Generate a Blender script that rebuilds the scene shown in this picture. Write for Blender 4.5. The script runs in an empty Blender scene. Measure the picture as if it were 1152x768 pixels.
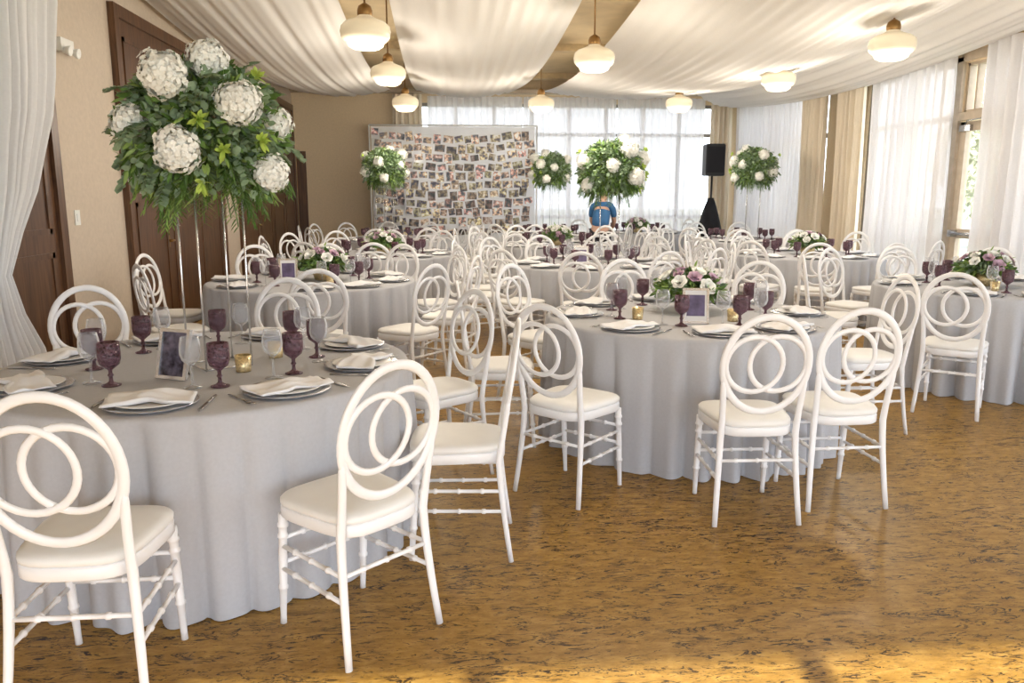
import bpy, math, random
from mathutils import Vector, Matrix
random.seed(7)
R=random.random
def rr(a,b): return a+(b-a)*random.random()
V=Vector
scene=bpy.context.scene
try:
    scene.view_settings.view_transform='Standard'
    scene.view_settings.look='None'
except Exception as e: print(e)
COL=scene.collection

# ---------------------------------------------------------------- materials
def newmat(name):
    m=bpy.data.materials.new(name); m.use_nodes=True
    nt=m.node_tree
    return m,nt,nt.nodes['Principled BSDF'],nt.nodes['Material Output']
def N(nt,t,**kw):
    n=nt.nodes.new(t)
    for k,v in kw.items():
        if k in n.inputs: n.inputs[k].default_value=v
        else: setattr(n,k,v)
    return n
def ramp(nt,stops):
    r=nt.nodes.new('ShaderNodeValToRGB')
    cr=r.color_ramp
    while len(cr.elements)<len(stops): cr.elements.new(0.5)
    for e,(p,c) in zip(cr.elements,stops):
        e.position=p; e.color=(c[0],c[1],c[2],1)
    return r
def simple(name,col,rough=0.5,metal=0,var=0.06,scale=12,bump=0,spec=0.5,emit=None):
    m,nt,b,o=newmat(name)
    tc=N(nt,'ShaderNodeTexCoord'); nz=N(nt,'ShaderNodeTexNoise',Scale=scale,Detail=4.0)
    nt.links.new(tc.outputs['Object'],nz.inputs['Vector'])
    lo=[max(0,c*(1-var)) for c in col]; hi=[min(1,c*(1+var)) for c in col]
    r=ramp(nt,[(0.3,lo),(0.7,hi)])
    nt.links.new(nz.outputs['Fac'],r.inputs['Fac']); nt.links.new(r.outputs['Color'],b.inputs['Base Color'])
    b.inputs['Roughness'].default_value=rough; b.inputs['Metallic'].default_value=metal
    b.inputs['Specular IOR Level'].default_value=spec
    if bump:
        bp=N(nt,'ShaderNodeBump',Strength=bump,Distance=0.01)
        nt.links.new(nz.outputs['Fac'],bp.inputs['Height']); nt.links.new(bp.outputs['Normal'],b.inputs['Normal'])
    if emit:
        b.inputs['Emission Color'].default_value=(*emit[0],1); b.inputs['Emission Strength'].default_value=emit[1]
    return m
def fabric(name,col,trans=0.0,transp=0.0,tcol=None):
    m,nt,b,o=newmat(name)
    nt.nodes.remove(b)
    tc=N(nt,'ShaderNodeTexCoord'); nz=N(nt,'ShaderNodeTexNoise',Scale=60.0,Detail=3.0)
    nt.links.new(tc.outputs['Object'],nz.inputs['Vector'])
    r=ramp(nt,[(0.3,[c*0.97 for c in col]),(0.7,[min(1,c*1.02) for c in col])])
    nt.links.new(nz.outputs['Fac'],r.inputs['Fac'])
    d=N(nt,'ShaderNodeBsdfDiffuse'); nt.links.new(r.outputs['Color'],d.inputs['Color'])
    last=d
    if trans>0:
        t=N(nt,'ShaderNodeBsdfTranslucent'); t.inputs['Color'].default_value=(*(tcol or col),1)
        mx=N(nt,'ShaderNodeMixShader'); mx.inputs[0].default_value=trans
        nt.links.new(last.outputs[0],mx.inputs[1]); nt.links.new(t.outputs[0],mx.inputs[2]); last=mx
    if transp>0:
        t=N(nt,'ShaderNodeBsdfTransparent')
        mx=N(nt,'ShaderNodeMixShader'); mx.inputs[0].default_value=transp
        nt.links.new(last.outputs[0],mx.inputs[1]); nt.links.new(t.outputs[0],mx.inputs[2]); last=mx
    nt.links.new(last.outputs[0],o.inputs['Surface'])
    return m

M={}
M['white']=simple('white_resin',(0.89,0.895,0.915),0.28,var=0.01)
M['pad']=simple('ivory_vinyl',(0.86,0.855,0.835),0.45,var=0.02)
M['cloth']=simple('grey_tablecloth',(0.49,0.495,0.525),0.85,var=0.03,scale=80,bump=0.03,spec=0.2)
M['wood']=simple('table_wood',(0.3,0.17,0.08),0.6)
M['napkin']=simple('white_napkin',(0.86,0.86,0.88),0.85,var=0.03,spec=0.2)
M['charger']=simple('silver_charger',(0.5,0.5,0.52),0.25,metal=0.7,var=0.05)
M['china']=simple('white_china',(0.85,0.85,0.85),0.15,var=0.02)
M['steel']=simple('steel',(0.45,0.45,0.46),0.25,metal=1)
M['chrome']=simple('silver_rod',(0.75,0.75,0.76),0.2,metal=0.8)
M['gold']=simple('mercury_gold',(0.75,0.58,0.32),0.3,metal=0.7,var=0.4,scale=120)
M['brass']=simple('brass',(0.30,0.17,0.06),0.35,metal=0.8)
M['black']=simple('black_plastic',(0.012,0.012,0.014),0.5)
M['blackcloth']=simple('black_cloth',(0.012,0.012,0.016),0.9)
M['print']=simple('dark_print',(0.10,0.09,0.13),0.25,var=0.95,scale=26)
M['printp']=simple('purple_print',(0.13,0.10,0.2),0.3,var=0.5,scale=14)
M['leafd']=simple('leaf_dark',(0.10,0.19,0.04),0.5,var=0.45,scale=25)
M['leafs']=simple('leaf_sage',(0.28,0.38,0.235),0.6,var=0.3,scale=20)
M['leafy']=simple('leaf_bright',(0.27,0.40,0.10),0.5,var=0.3,scale=20)
M['petal']=simple('white_petal',(0.92,0.92,0.87),0.7,var=0.04,scale=40,spec=0.2)
M['purple']=simple('mauve_petal',(0.58,0.40,0.50),0.6,var=0.3,scale=40)
M['lime']=simple('lime_flower',(0.42,0.55,0.1),0.6,var=0.2)
M['wall']=simple('tan_paint',(0.70,0.56,0.38),0.8,var=0.05,scale=30,bump=0.05)
M['wallgrey']=simple('beige_paint',(0.57,0.48,0.385),0.8,var=0.05,scale=30,bump=0.08)
M['ceil']=simple('tan_ceiling',(0.78,0.63,0.40),0.8,var=0.06,scale=4)
M['beam']=simple('beam_wood',(0.72,0.57,0.35),0.6,var=0.1)
M['frame']=simple('window_frame_wood',(0.50,0.41,0.31),0.5,var=0.1)
M['mull']=simple('window_mullion',(0.20,0.18,0.16),0.6,var=0.1)
M['plastic']=simple('offwhite_plastic',(0.8,0.8,0.77),0.4,var=0.02)
M['shade']=simple('milk_glass',(0.82,0.74,0.58),0.25,var=0.02,emit=((1,0.80,0.50),0.20))
M['skin']=simple('skin',(0.5,0.31,0.23),0.5,var=0.05)
M['hair']=simple('hair',(0.05,0.025,0.012),0.6,var=0.3)
M['shirt']=simple('blue_shirt',(0.03,0.12,0.28),0.8,var=0.1)
M['pants']=simple('dark_trousers',(0.02,0.02,0.03),0.8)
M['ground']=simple('outside_ground',(0.30,0.33,0.26),0.9,var=0.2,scale=0.5)
M['bark']=simple('bark',(0.2,0.15,0.12),0.9,var=0.3)
M['treeleaf']=simple('tree_leaf',(0.42,0.42,0.30),0.7,var=0.35,scale=3)
M['drape']=fabric('tan_drape',(0.76,0.67,0.54),0.08,0,(0.8,0.68,0.5))
M['sheer']=fabric('sheer_white',(0.86,0.84,0.85),0.18,0.08,(0.88,0.86,0.87))
M['sheerside']=fabric('sheer_white_side',(0.83,0.82,0.84),0.12,0.06,(0.84,0.83,0.86))
M['backing']=fabric('white_backing',(0.92,0.92,0.93),0.34,0.0,(0.92,0.92,0.93))
M['swag']=fabric('ivory_chiffon',(0.92,0.91,0.895),0.26,0.0,(0.94,0.91,0.86))
M['leftdrape']=fabric('white_chiffon',(0.88,0.88,0.89),0.2,0.0,(0.9,0.9,0.9))
m,nt,b,o=newmat('dark_wood')
tc=N(nt,'ShaderNodeTexCoord'); mp=N(nt,'ShaderNodeMapping'); mp.inputs['Scale'].default_value=(8,8,0.7)
nz=N(nt,'ShaderNodeTexNoise',Scale=3.0,Detail=6.0,Distortion=1.0)
r=ramp(nt,[(0.3,(0.055,0.023,0.010)),(0.7,(0.15,0.07,0.031))])
nt.links.new(tc.outputs['Object'],mp.inputs['Vector']); nt.links.new(mp.outputs[0],nz.inputs['Vector'])
nt.links.new(nz.outputs['Fac'],r.inputs['Fac']); nt.links.new(r.outputs['Color'],b.inputs['Base Color']); b.inputs['Roughness'].default_value=0.35
M['dwood']=m
# cork floor
m,nt,b,o=newmat('cork_floor')
tc=N(nt,'ShaderNodeTexCoord')
def streak(scale,loc,rot,detail,dist,stops,rough=0.62):
    mp=N(nt,'ShaderNodeMapping'); mp.inputs['Scale'].default_value=scale; mp.inputs['Location'].default_value=loc
    mp.inputs['Rotation'].default_value=(0,0,rot)
    nz=N(nt,'ShaderNodeTexNoise',Scale=1.0,Detail=detail,Distortion=dist,Roughness=rough)
    nt.links.new(tc.outputs['Object'],mp.inputs['Vector']); nt.links.new(mp.outputs[0],nz.inputs['Vector'])
    rp=ramp(nt,[(p,(v,v,v)) for p,v in stops]); nt.links.new(nz.outputs['Fac'],rp.inputs['Fac'])
    return rp
def mathn(op,a,b_):
    n=N(nt,'ShaderNodeMath',operation=op)
    for i,q in enumerate((a,b_)):
        if isinstance(q,(int,float)): n.inputs[i].default_value=q
        else: nt.links.new(q,n.inputs[i])
    return n.outputs[0]
basen=streak((11,27,1),(0,0,0),0.1,8,0.3,[(0.3,0),(0.7,1)],0.72)
base=ramp(nt,[(0.0,(0.205,0.105,0.017)),(0.5,(0.335,0.185,0.034)),(1.0,(0.47,0.28,0.067))])
nt.links.new(basen.outputs['Color'],base.inputs['Fac'])
vein=streak((4.5,16,1),(3,1,0),0.12,7,1.7,[(0.0,0),(0.476,0),(0.490,1),(0.510,1),(0.524,0),(1,0)],0.6)
vmask=streak((6,16,1),(7,2,0),0.1,4,0.5,[(0.49,0),(0.54,1)],0.6)
blot=streak((10,40,1),(5,4,0),0.10,7,1.4,[(0.570,0),(0.595,1)],0.70)
bmask=streak((1.6,4,1),(1,7,0),0.2,4,0.5,[(0.42,0),(0.56,1)],0.5)
dots=streak((34,95,1),(9,5,0),0.05,4,0.6,[(0.61,0),(0.65,1)],0.6)
a1=mathn('MULTIPLY',vein.outputs['Color'],vmask.outputs['Color'])
a2=mathn('MULTIPLY',blot.outputs['Color'],bmask.outputs['Color'])
a3=mathn('MULTIPLY',dots.outputs['Color'],0.7)
addo=mathn('MAXIMUM',mathn('MAXIMUM',a1,a2),a3)
mix=N(nt,'ShaderNodeMix',data_type='RGBA'); nt.links.new(addo,mix.inputs[0])
nt.links.new(base.outputs['Color'],mix.inputs[6]); mix.inputs[7].default_value=(0.024,0.011,0.005,1)
nt.links.new(mix.outputs[2],b.inputs['Base Color']); b.inputs['Roughness'].default_value=0.36; b.inputs['Specular IOR Level'].default_value=0.30
bp=N(nt,'ShaderNodeBump',Strength=0.12,Distance=0.002); bp.invert=True
nt.links.new(addo,bp.inputs['Height']); nt.links.new(bp.outputs['Normal'],b.inputs['Normal'])
M['floor']=m
def glassmat(name,col,alpha,bump=0,tint=None,edge=None):
    m,nt,b,o=newmat(name)
    b.inputs['Base Color'].default_value=(*col,1); b.inputs['Roughness'].default_value=0.06
    b.inputs['Specular IOR Level'].default_value=0.8
    t=N(nt,'ShaderNodeBsdfTransparent'); t.inputs['Color'].default_value=(*(tint or col),1)
    mx=N(nt,'ShaderNodeMixShader'); mx.inputs[0].default_value=alpha
    if edge:
        lw=N(nt,'ShaderNodeLayerWeight',Blend=0.5); rp=ramp(nt,[(0.35,(alpha,)*3),(0.95,(edge,)*3)])
        nt.links.new(lw.outputs['Facing'],rp.inputs['Fac']); nt.links.new(rp.outputs['Color'],mx.inputs[0])
    nt.links.new(t.outputs[0],mx.inputs[1]); nt.links.new(b.outputs[0],mx.inputs[2]); nt.links.new(mx.outputs[0],o.inputs['Surface'])
    tc=N(nt,'ShaderNodeTexCoord'); vo=N(nt,'ShaderNodeTexVoronoi',Scale=75.0)
    nt.links.new(tc.outputs['Object'],vo.inputs['Vector'])
    if bump:
        bp=N(nt,'ShaderNodeBump',Strength=bump,Distance=0.005); nt.links.new(vo.outputs['Distance'],bp.inputs['Height'])
        nt.links.new(bp.outputs['Normal'],b.inputs['Normal'])
        rp=ramp(nt,[(0.1,[c*0.25 for c in col]),(0.6,[min(1,c*3.0) for c in col])]); nt.links.new(vo.outputs['Distance'],rp.inputs['Fac']); nt.links.new(rp.outputs['Color'],b.inputs['Base Color'])
    return m
M['pglass']=glassmat('purple_glass',(0.085,0.045,0.060),0.45,1.0,(0.50,0.37,0.42),0.85)
M['cglass']=glassmat('clear_glass',(0.85,0.87,0.9),0.10,0,(0.95,0.95,0.955),0.85)
m,nt,b,o=newmat('photo_print')
oi=N(nt,'ShaderNodeObjectInfo'); tc=N(nt,'ShaderNodeTexCoord')
va=N(nt,'ShaderNodeVectorMath',operation='ADD'); sc=N(nt,'ShaderNodeVectorMath',operation='SCALE'); sc.inputs['Scale'].default_value=37
cb=N(nt,'ShaderNodeCombineXYZ')
for i in range(3): nt.links.new(oi.outputs['Random'],cb.inputs[i])
nt.links.new(cb.outputs[0],sc.inputs[0]); nt.links.new(sc.outputs[0],va.inputs[0]); nt.links.new(tc.outputs['Object'],va.inputs[1])
nz=N(nt,'ShaderNodeTexNoise',Scale=13.0,Detail=2.0); nt.links.new(va.outputs[0],nz.inputs['Vector'])
r=ramp(nt,[(0.3,(0.02,0.02,0.04)),(0.42,(0.10,0.11,0.14)),(0.5,(0.33,0.22,0.15)),(0.58,(0.6,0.47,0.38)),(0.7,(0.9,0.88,0.86))])
nt.links.new(nz.outputs['Fac'],r.inputs['Fac'])
hs=N(nt,'ShaderNodeHueSaturation'); nt.links.new(r.outputs['Color'],hs.inputs['Color'])
mr=N(nt,'ShaderNodeMapRange'); mr.inputs['To Min'].default_value=0.35; mr.inputs['To Max'].default_value=1.8
nt.links.new(oi.outputs['Random'],mr.inputs['Value']); nt.links.new(mr.outputs[0],hs.inputs['Value'])
fr=N(nt,'ShaderNodeMath',operation='FRACT'); ml=N(nt,'ShaderNodeMath',operation='MULTIPLY'); ml.inputs[1].default_value=17.3
nt.links.new(oi.outputs['Random'],ml.inputs[0]); nt.links.new(ml.outputs[0],fr.inputs[0])
mr2=N(nt,'ShaderNodeMapRange'); mr2.inputs['To Min'].default_value=0.44; mr2.inputs['To Max'].default_value=0.58
nt.links.new(fr.outputs[0],mr2.inputs['Value']); nt.links.new(mr2.outputs[0],hs.inputs['Hue'])
nt.links.new(hs.outputs[0],b.inputs['Base Color']); b.inputs['Roughness'].default_value=0.4
M['photo']=m

# ---------------------------------------------------------------- mesh tools
class MB:
    def __init__(s): s.v=[];s.f=[];s.m=[];s.s=[]
    def add(s,vs,fs,m=0,smooth=True):
        o=len(s.v); s.v+= [tuple(v) for v in vs]
        for f in fs: s.f.append([i+o for i in f]); s.m.append(m); s.s.append(smooth)
def tube(mb,pts,rx,ry=None,up=None,closed=False,seg=8,scale=None,m=0):
    pts=[V(p) for p in pts]; n=len(pts); ry=ry or rx
    tot=(pts[-1]-pts[0]) if not closed else V((0,0,0))
    if up is None:
        up=V((1,0,0)) if abs(tot.normalized().z)>0.8 else V((0,0,1))
    up=V(up); vs=[];fs=[]
    for i,p in enumerate(pts):
        a=pts[(i-1)%n] if (closed or i>0) else p
        c=pts[(i+1)%n] if (closed or i<n-1) else p
        t=(c-a).normalized(); s=t.cross(up).normalized(); u=s.cross(t)
        k=scale[i] if scale else 1
        for j in range(seg):
            A=2*math.pi*j/seg
            vs.append(p+s*(math.cos(A)*rx*k)+u*(math.sin(A)*ry*k))
    rng=n if closed else n-1
    for i in range(rng):
        for j in range(seg):
            a=i*seg+j; b2=i*seg+(j+1)%seg; c=((i+1)%n)*seg+(j+1)%seg; d=((i+1)%n)*seg+j
            fs.append([a,d,c,b2])
    if not closed:
        fs.append([j for j in range(seg)]); fs.append([(n-1)*seg+j for j in reversed(range(seg))])
    mb.add(vs,fs,m)
def lathe(mb,prof,seg=20,c=(0,0,0),m=0):
    vs=[];fs=[]
    for r,z in prof:
        for j in range(seg):
            A=2*math.pi*j/seg; vs.append((c[0]+r*math.cos(A),c[1]+r*math.sin(A),c[2]+z))
    for i in range(len(prof)-1):
        for j in range(seg):
            fs.append([i*seg+j,i*seg+(j+1)%seg,(i+1)*seg+(j+1)%seg,(i+1)*seg+j])
    mb.add(vs,fs,m)
def loft(mb,rings,m=0,smooth=True):
    n=len(rings[0]); vs=[p for r_ in rings for p in r_]; fs=[]
    for i in range(len(rings)-1):
        for j in range(n):
            fs.append([i*n+j,i*n+(j+1)%n,(i+1)*n+(j+1)%n,(i+1)*n+j])
    fs.append(list(reversed(range(n)))); fs.append([(len(rings)-1)*n+j for j in range(n)])
    mb.add(vs,fs,m,smooth)
def box(mb,lo,hi,m=0,mat=None):
    x0,y0,z0=lo;x1,y1,z1=hi
    vs=[V(p) for p in [(x0,y0,z0),(x1,y0,z0),(x1,y1,z0),(x0,y1,z0),(x0,y0,z1),(x1,y0,z1),(x1,y1,z1),(x0,y1,z1)]]
    if mat: vs=[mat@v for v in vs]
    mb.add(vs,[[0,3,2,1],[4,5,6,7],[0,1,5,4],[1,2,6,5],[2,3,7,6],[3,0,4,7]],m,False)
def obj(name,mb,mats,parent=None,loc=(0,0,0),rz=0,link=True):
    me=bpy.data.meshes.new(name); me.from_pydata(mb.v,[],mb.f)
    for k in mats: me.materials.append(M[k])
    me.polygons.foreach_set('material_index',mb.m); me.polygons.foreach_set('use_smooth',mb.s); me.update()
    o=bpy.data.objects.new(name,me); o.location=loc; o.rotation_euler=(0,0,rz)
    COL.objects.link(o)
    if parent: o.parent=parent
    return o
def empty(name,loc=(0,0,0),rz=0):
    o=bpy.data.objects.new(name,None); o.location=loc; o.rotation_euler=(0,0,rz); o.empty_display_size=0.1
    COL.objects.link(o); return o
def tag(o,label,cat,group=None):
    o['label']=label; o['category']=cat
    if group: o['group']=group
    return o
def struct(o): o['kind']='structure'; return o
USED={}
def place(t,loc,rz=0,label=None,group=None):
    if t.name not in USED:
        USED[t.name]=1; o=t
    else:
        o=t.copy(); COL.objects.link(o)
        for ch in t.children:
            c=ch.copy(); COL.objects.link(c); c.parent=o
            for g in ch.children:
                d=g.copy(); COL.objects.link(d); d.parent=c
    o.location=loc; o.rotation_euler=(0,0,rz)
    if label: o['label']=label
    if group: o['group']=group
    return o

# ---------------------------------------------------------------- camera
cam=bpy.data.cameras.new('camera'); cam.lens=28; cam.sensor_width=36
co=bpy.data.objects.new('camera',cam); co.location=(0,0,1.5)
co.rotation_euler=(math.radians(90-10.6),0,math.radians(-4.8)); COL.objects.link(co); scene.camera=co

# ---------------------------------------------------------------- room
XL,XR,YB,YF,H=-2.95,6.1,16.5,-3.0,3.7
mb=MB(); box(mb,(XL-0.15,YF-0.15,-0.1),(XR+0.15,YB+0.15,0)); struct(obj('floor',mb,['floor']))
mb=MB(); box(mb,(XL-0.15,YF-0.15,H),(XR+0.15,YB+0.15,H+0.15)); struct(obj('ceiling',mb,['ceil']))
def wall(name,axis,pos0,pos1,a0,a1,ops,mat):
    mb=MB()
    def bx(u0,u1,z0,z1):
        if u1-u0<1e-4 or z1-z0<1e-4: return
        if axis=='x': box(mb,(pos0,u0,z0),(pos1,u1,z1))
        else: box(mb,(u0,pos0,z0),(u1,pos1,z1))
    c=a0
    for (u0,u1,zs) in ops:
        bx(c,u0,0,H); z=0
        for (z0,z1) in zs: bx(u0,u1,z,z0); z=z1
        bx(u0,u1,z,H); c=u1
    bx(c,a1,0,H)
    return struct(obj(name,mb,[mat]))
wall('wall_left','x',XL-0.15,XL,YF,YB,[],'wallgrey')
wall('wall_right','x',XR,XR+0.15,YF,YB,[(-2,0.5,[(0.15,3.05)]),(1.2,4.2,[(0.15,3.05)]),(4.8,8.15,[(0.15,3.05)]),(8.35,9.25,[(0,2.33),(2.42,2.98)]),(9.4,11.4,[(0.15,3.05)]),(12.6,16.2,[(0.15,3.2)])],'wall')
wall('wall_back','y',YB,YB+0.15,XL-0.15,XR+0.15,[(-0.5,5.6,[(0.4,3.25)])],'wall')
wall('wall_front','y',YF-0.15,YF,XL-0.15,XR+0.15,[(-2.7,5.9,[(0.1,2.75)])],'wall')
def winframe(name,axis,pos,u0,u1,z0,z1,nv,hz,mat='mull',t=0.07,d=0.08):
    mb=MB()
    def bx(a,b_,c,e):
        if axis=='x': box(mb,(pos,a,c),(pos+d,b_,e))
        else: box(mb,(a,pos,c),(b_,pos+d,e))
    bx(u0,u0+t,z0,z1); bx(u1-t,u1,z0,z1); bx(u0,u1,z0,z0+t); bx(u0,u1,z1-t,z1)
    for i in range(1,nv):
        u=u0+(u1-u0)*i/nv; bx(u-t/2,u+t/2,z0+t,z1-t)
    for h in hz: bx(u0+t,u1-t,h-t/2,h+t/2)
    return struct(obj(name,mb,[mat]))
winframe('window_1','y',YB+0.03,-0.5,5.6,0.4,3.25,8,[1.0,2.65])
winframe('window_2','x',XR+0.03,12.6,16.2,0.15,3.2,4,[0.9,2.4])
winframe('window_3','x',XR+0.03,9.4,11.4,0.15,3.05,2,[0.9,2.38])
winframe('window_4','x',XR+0.03,8.35,9.25,2.42,2.98,5,[],'frame',0.03)
winframe('window_5','x',XR+0.03,4.8,8.15,0.15,3.05,4,[0.9,2.38])
winframe('window_6','x',XR+0.03,1.2,4.2,0.15,3.05,4,[0.9,2.38])
winframe('window_7','x',XR+0.03,-2,0.5,0.15,3.05,4,[0.9,2.38])
winframe('window_8','y',YF-0.12,-2.7,5.9,0.1,2.75,8,[],t=0.09)
d=winframe('door_1','x',XR-0.01,8.37,9.23,0.02,2.31,1,[1.02],'frame',0.11,0.05)
mb=MB(); tube(mb,[(XR-0.08,8.45,1.02),(XR-0.08,9.15,1.02)],0.02); box(mb,(XR-0.09,8.43,0.98),(XR-0.01,8.5,1.06)); box(mb,(XR-0.09,9.1,0.98),(XR-0.01,9.17,1.06))
h=obj('push_bar',mb,['steel'],d); h['label']='steel push bar'
mb=MB(); box(mb,(XR-0.05,9.0,2.2),(XR-0.01,9.2,2.27)); tube(mb,[(XR-0.04,9.1,2.28),(XR-0.16,8.9,2.3),(XR-0.04,8.75,2.33)],0.008,None,(0,0,1)); obj('door_closer',mb,['steel'],d)
mb=MB(); box(mb,(XR-0.04,8.25,0),(XR-0.001,8.35,3.05)); box(mb,(XR-0.04,9.25,0),(XR-0.001,9.38,3.05)); box(mb,(XR-0.04,8.35,2.33),(XR-0.001,9.25,2.42)); box(mb,(XR-0.04,8.25,3.0),(XR-0.001,9.38,3.1))
struct(obj('trim_1',mb,['frame']))
def wdoor(name,y0,y1,z1,leaves):
    mb=MB(); box(mb,(XL+0.001,y0,0.0),(XL+0.03,y1,z1))
    w=(y1-y0)/leaves
    for i in range(leaves):
        a=y0+i*w; 
        for (q0,q1) in ((0.12,0.46*z1),(0.52*z1,z1-0.15)):
            for (p0,p1,r0,r1) in ((a+0.1,a+0.14,q0,q1),(a+w-0.14,a+w-0.1,q0,q1),(a+0.1,a+w-0.1,q0,q0+0.04),(a+0.1,a+w-0.1,q1-0.04,q1)):
                box(mb,(XL+0.03,p0,r0),(XL+0.042,p1,r1))
    o=struct(obj(name,mb,['dwood']))
    mb=MB(); t=0.11
    box(mb,(XL+0.001,y0-t,0),(XL+0.06,y0,z1+t)); box(mb,(XL+0.001,y1,0),(XL+0.06,y1+t,z1+t)); box(mb,(XL+0.001,y0,z1),(XL+0.06,y1,z1+t))
    f=obj('door_frame',mb,['dwood'],o)
    mb=MB(); tube(mb,[(XL+0.03,y0+w*0.92,1.0),(XL+0.09,y0+w*0.92,1.0),(XL+0.09,y0+w*0.92-0.12,1.0)],0.012,up=(0,0,1)); box(mb,(XL+0.03,y0+w*0.92-0.03,0.93),(XL+0.038,y0+w*0.92+0.03,1.1))
    hh=obj('door_handle',mb,['brass'],o)
    return o
wdoor('door_2',4.45,6.35,2.3,2)
wdoor('door_3',7.85,10.9,3.05,3)
wdoor('door_4',12.0,16.2,3.05,4)
mb=MB(); box(mb,(-2.9,YB-0.03,0),(-2.72,YB-0.001,2.3)); struct(obj('trim_2',mb,['dwood']))
for nm,lo,hi in (('baseboard_left',(XL+0.001,6.5,0),(XL+0.02,7.7,0.12)),('baseboard_back',(XL,YB-0.02,0),(XR,YB-0.001,0.14)),('baseboard_right',(XR-0.02,9.5,0),(XR-0.001,YB,0.14))):
    mb=MB(); box(mb,lo,hi); struct(obj(nm,mb,['dwood' if 'left' in nm else 'frame']))
for i,y in enumerate((3.0,6.2,9.4,12.6,15.6)):
    mb=MB(); box(mb,(XL,y-0.1,3.6),(XR,y+0.1,H-0.001)); struct(obj('trim_%d'%(i+3),mb,['beam']))
mb=MB(); box(mb,(XL,YB-0.2,3.42),(XR,YB-0.001,3.5)); struct(obj('trim_8',mb,['frame']))
mb=MB(); box(mb,(-60,-60,-0.3),(60,80,-0.15)); g=struct(obj('ground',mb,['ground']))

# ---------------------------------------------------------------- curtains
def curtain(name,p0,p1,z0,z1,folds,amp,mat,label,cat='curtain',group=None,edge=None):
    mb=MB(); ns=folds*12; nz=14; p0=V((*p0,0));p1=V((*p1,0)); d=(p1-p0); n=V((-d.y,d.x,0)).normalized()
    ph=rr(0,6); vs=[]
    for k in range(nz+1):
        z=z0+(z1-z0)*k/nz
        for i in range(ns+1):
            s=i/ns; q=p0+d*s
            if edge: q=edge(s,z,p0,d)
            w=amp*(math.sin(2*math.pi*folds*s+ph+0.8*math.sin(7*s+ph))+0.3*math.sin(2*math.pi*folds*2.3*s+1.7*ph+z*0.6))
            q=q+n*w*(0.8+0.2*math.sin(z*1.3+s*9)); vs.append((q.x,q.y,z))
    fs=[[k*(ns+1)+i,k*(ns+1)+i+1,(k+1)*(ns+1)+i+1,(k+1)*(ns+1)+i] for k in range(nz) for i in range(ns)]
    mb.add(vs,fs); o=obj(name,mb,[mat]); tag(o,label,cat,group); return o
SL='floor-length sheer white curtain glowing in front of a window'
for a,b_ in ((-0.30,1.58),(1.60,3.48),(3.50,5.30)):
    curtain('sheer_curtain',(a,16.33),(b_,16.33),0.03,3.36,13,0.05,'sheer',SL,group='sheer window curtains')
for a,b_ in ((12.98,16.15),(9.22,10.98),(4.7,8.62)):
    curtain('sheer_curtain',(5.95,a),(5.95,b_),0.03,3.12 if a<12 else 3.3,int((b_-a)*6),0.06,'sheerside',SL,group='sheer window curtains')
DL='pleated tan drape hanging beside a window'
curtain('tan_drape',(-0.98,16.2),(-0.40,16.2),0.03,3.38,5,0.06,'drape',DL,group='tan drapes')
curtain('tan_drape',(5.38,16.2),(5.84,16.2),0.03,3.38,4,0.06,'drape',DL,group='tan drapes')
curtain('tan_drape',(5.84,12.15),(5.84,12.88),0.03,3.3,6,0.075,'drape',DL,group='tan drapes')
curtain('tan_drape',(5.84,11.06),(5.84,11.70),0.03,3.2,5,0.075,'drape',DL,group='tan drapes')
def edge(s,z,p0,d):
    def interp(t):
        P=[(0.0,5.42),(0.45,5.32),(0.8,5.1),(1.0,5.0),(1.25,5.2),(1.7,5.6),(2.2,5.86),(2.9,6.0),(3.5,6.04)]
        for (a,b_),(c,e) in zip(P,P[1:]):
            if t<=c:
                k=(t-a)/(c-a); k=k*k*(3-2*k); return b_+(e-b_)*k
        return P[-1][1]
    y1=interp(z); y0=4.45+0.15*math.exp(-((z-1.05)/0.5)**2)
    return V((-2.62,y0+(y1-y0)*s,0))
curtain('white_drape',(-2.62,4.8),(-2.62,6.05),0.02,3.5,11,0.05,'leftdrape','white chiffon drape tied back beside the dark wooden door',edge=edge)
def swag(x0,x1,folds,lab,edgeoff=0,cs0=0.13,cs1=0.13):
    mb=MB(); nx=folds*9; ny=60; vs=[]
    ph=rr(0,6); comp=[(rr(0.35,1.3)*folds,rr(0,6.28),rr(-0.12,0.12),rr(0.4,1.0)) for _ in range(6)]; tot=sum(c[3] for c in comp)
    for j in range(ny+1):
        y=-1.0+17.1*j/ny
        if y>6.6: k=(y-6.6)/9.5; z=3.50-0.28*math.sin(math.pi*k)-0.06*k
        else: k=(y+1)/7.6; z=3.50-0.3*math.sin(math.pi*k)
        q=min(1,max(0,(y-7)/8)); q=q*q*(3-2*q); cs=cs0+(cs1-cs0)*q
        for i in range(nx+1):
            s=i/nx; x=x0+(x1-x0)*s
            w=sum(a*math.sin(2*math.pi*f*s+p+dy*y) for f,p,dy,a in comp)/tot
            zz=z-cs*(1-(2*s-1)**2)+0.021*w
            if edgeoff: zz-=edgeoff*s**1.3
            vs.append((x,y,zz))
    fs=[[j*(nx+1)+i,j*(nx+1)+i+1,(j+1)*(nx+1)+i+1,(j+1)*(nx+1)+i] for j in range(ny) for i in range(nx)]
    mb.add(vs,fs); tag(obj('ceiling_drape',mb,['swag']),lab,'drape','ceiling drapes')
CL='ivory chiffon panel swagged in folds beneath the ceiling'
swag(-2.85,-1.0,13,CL); swag(-0.5,1.38,13,CL); swag(1.95,5.1,20,CL,0,0.48,0.13); swag(5.0,5.9,7,CL,0.24)

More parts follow.
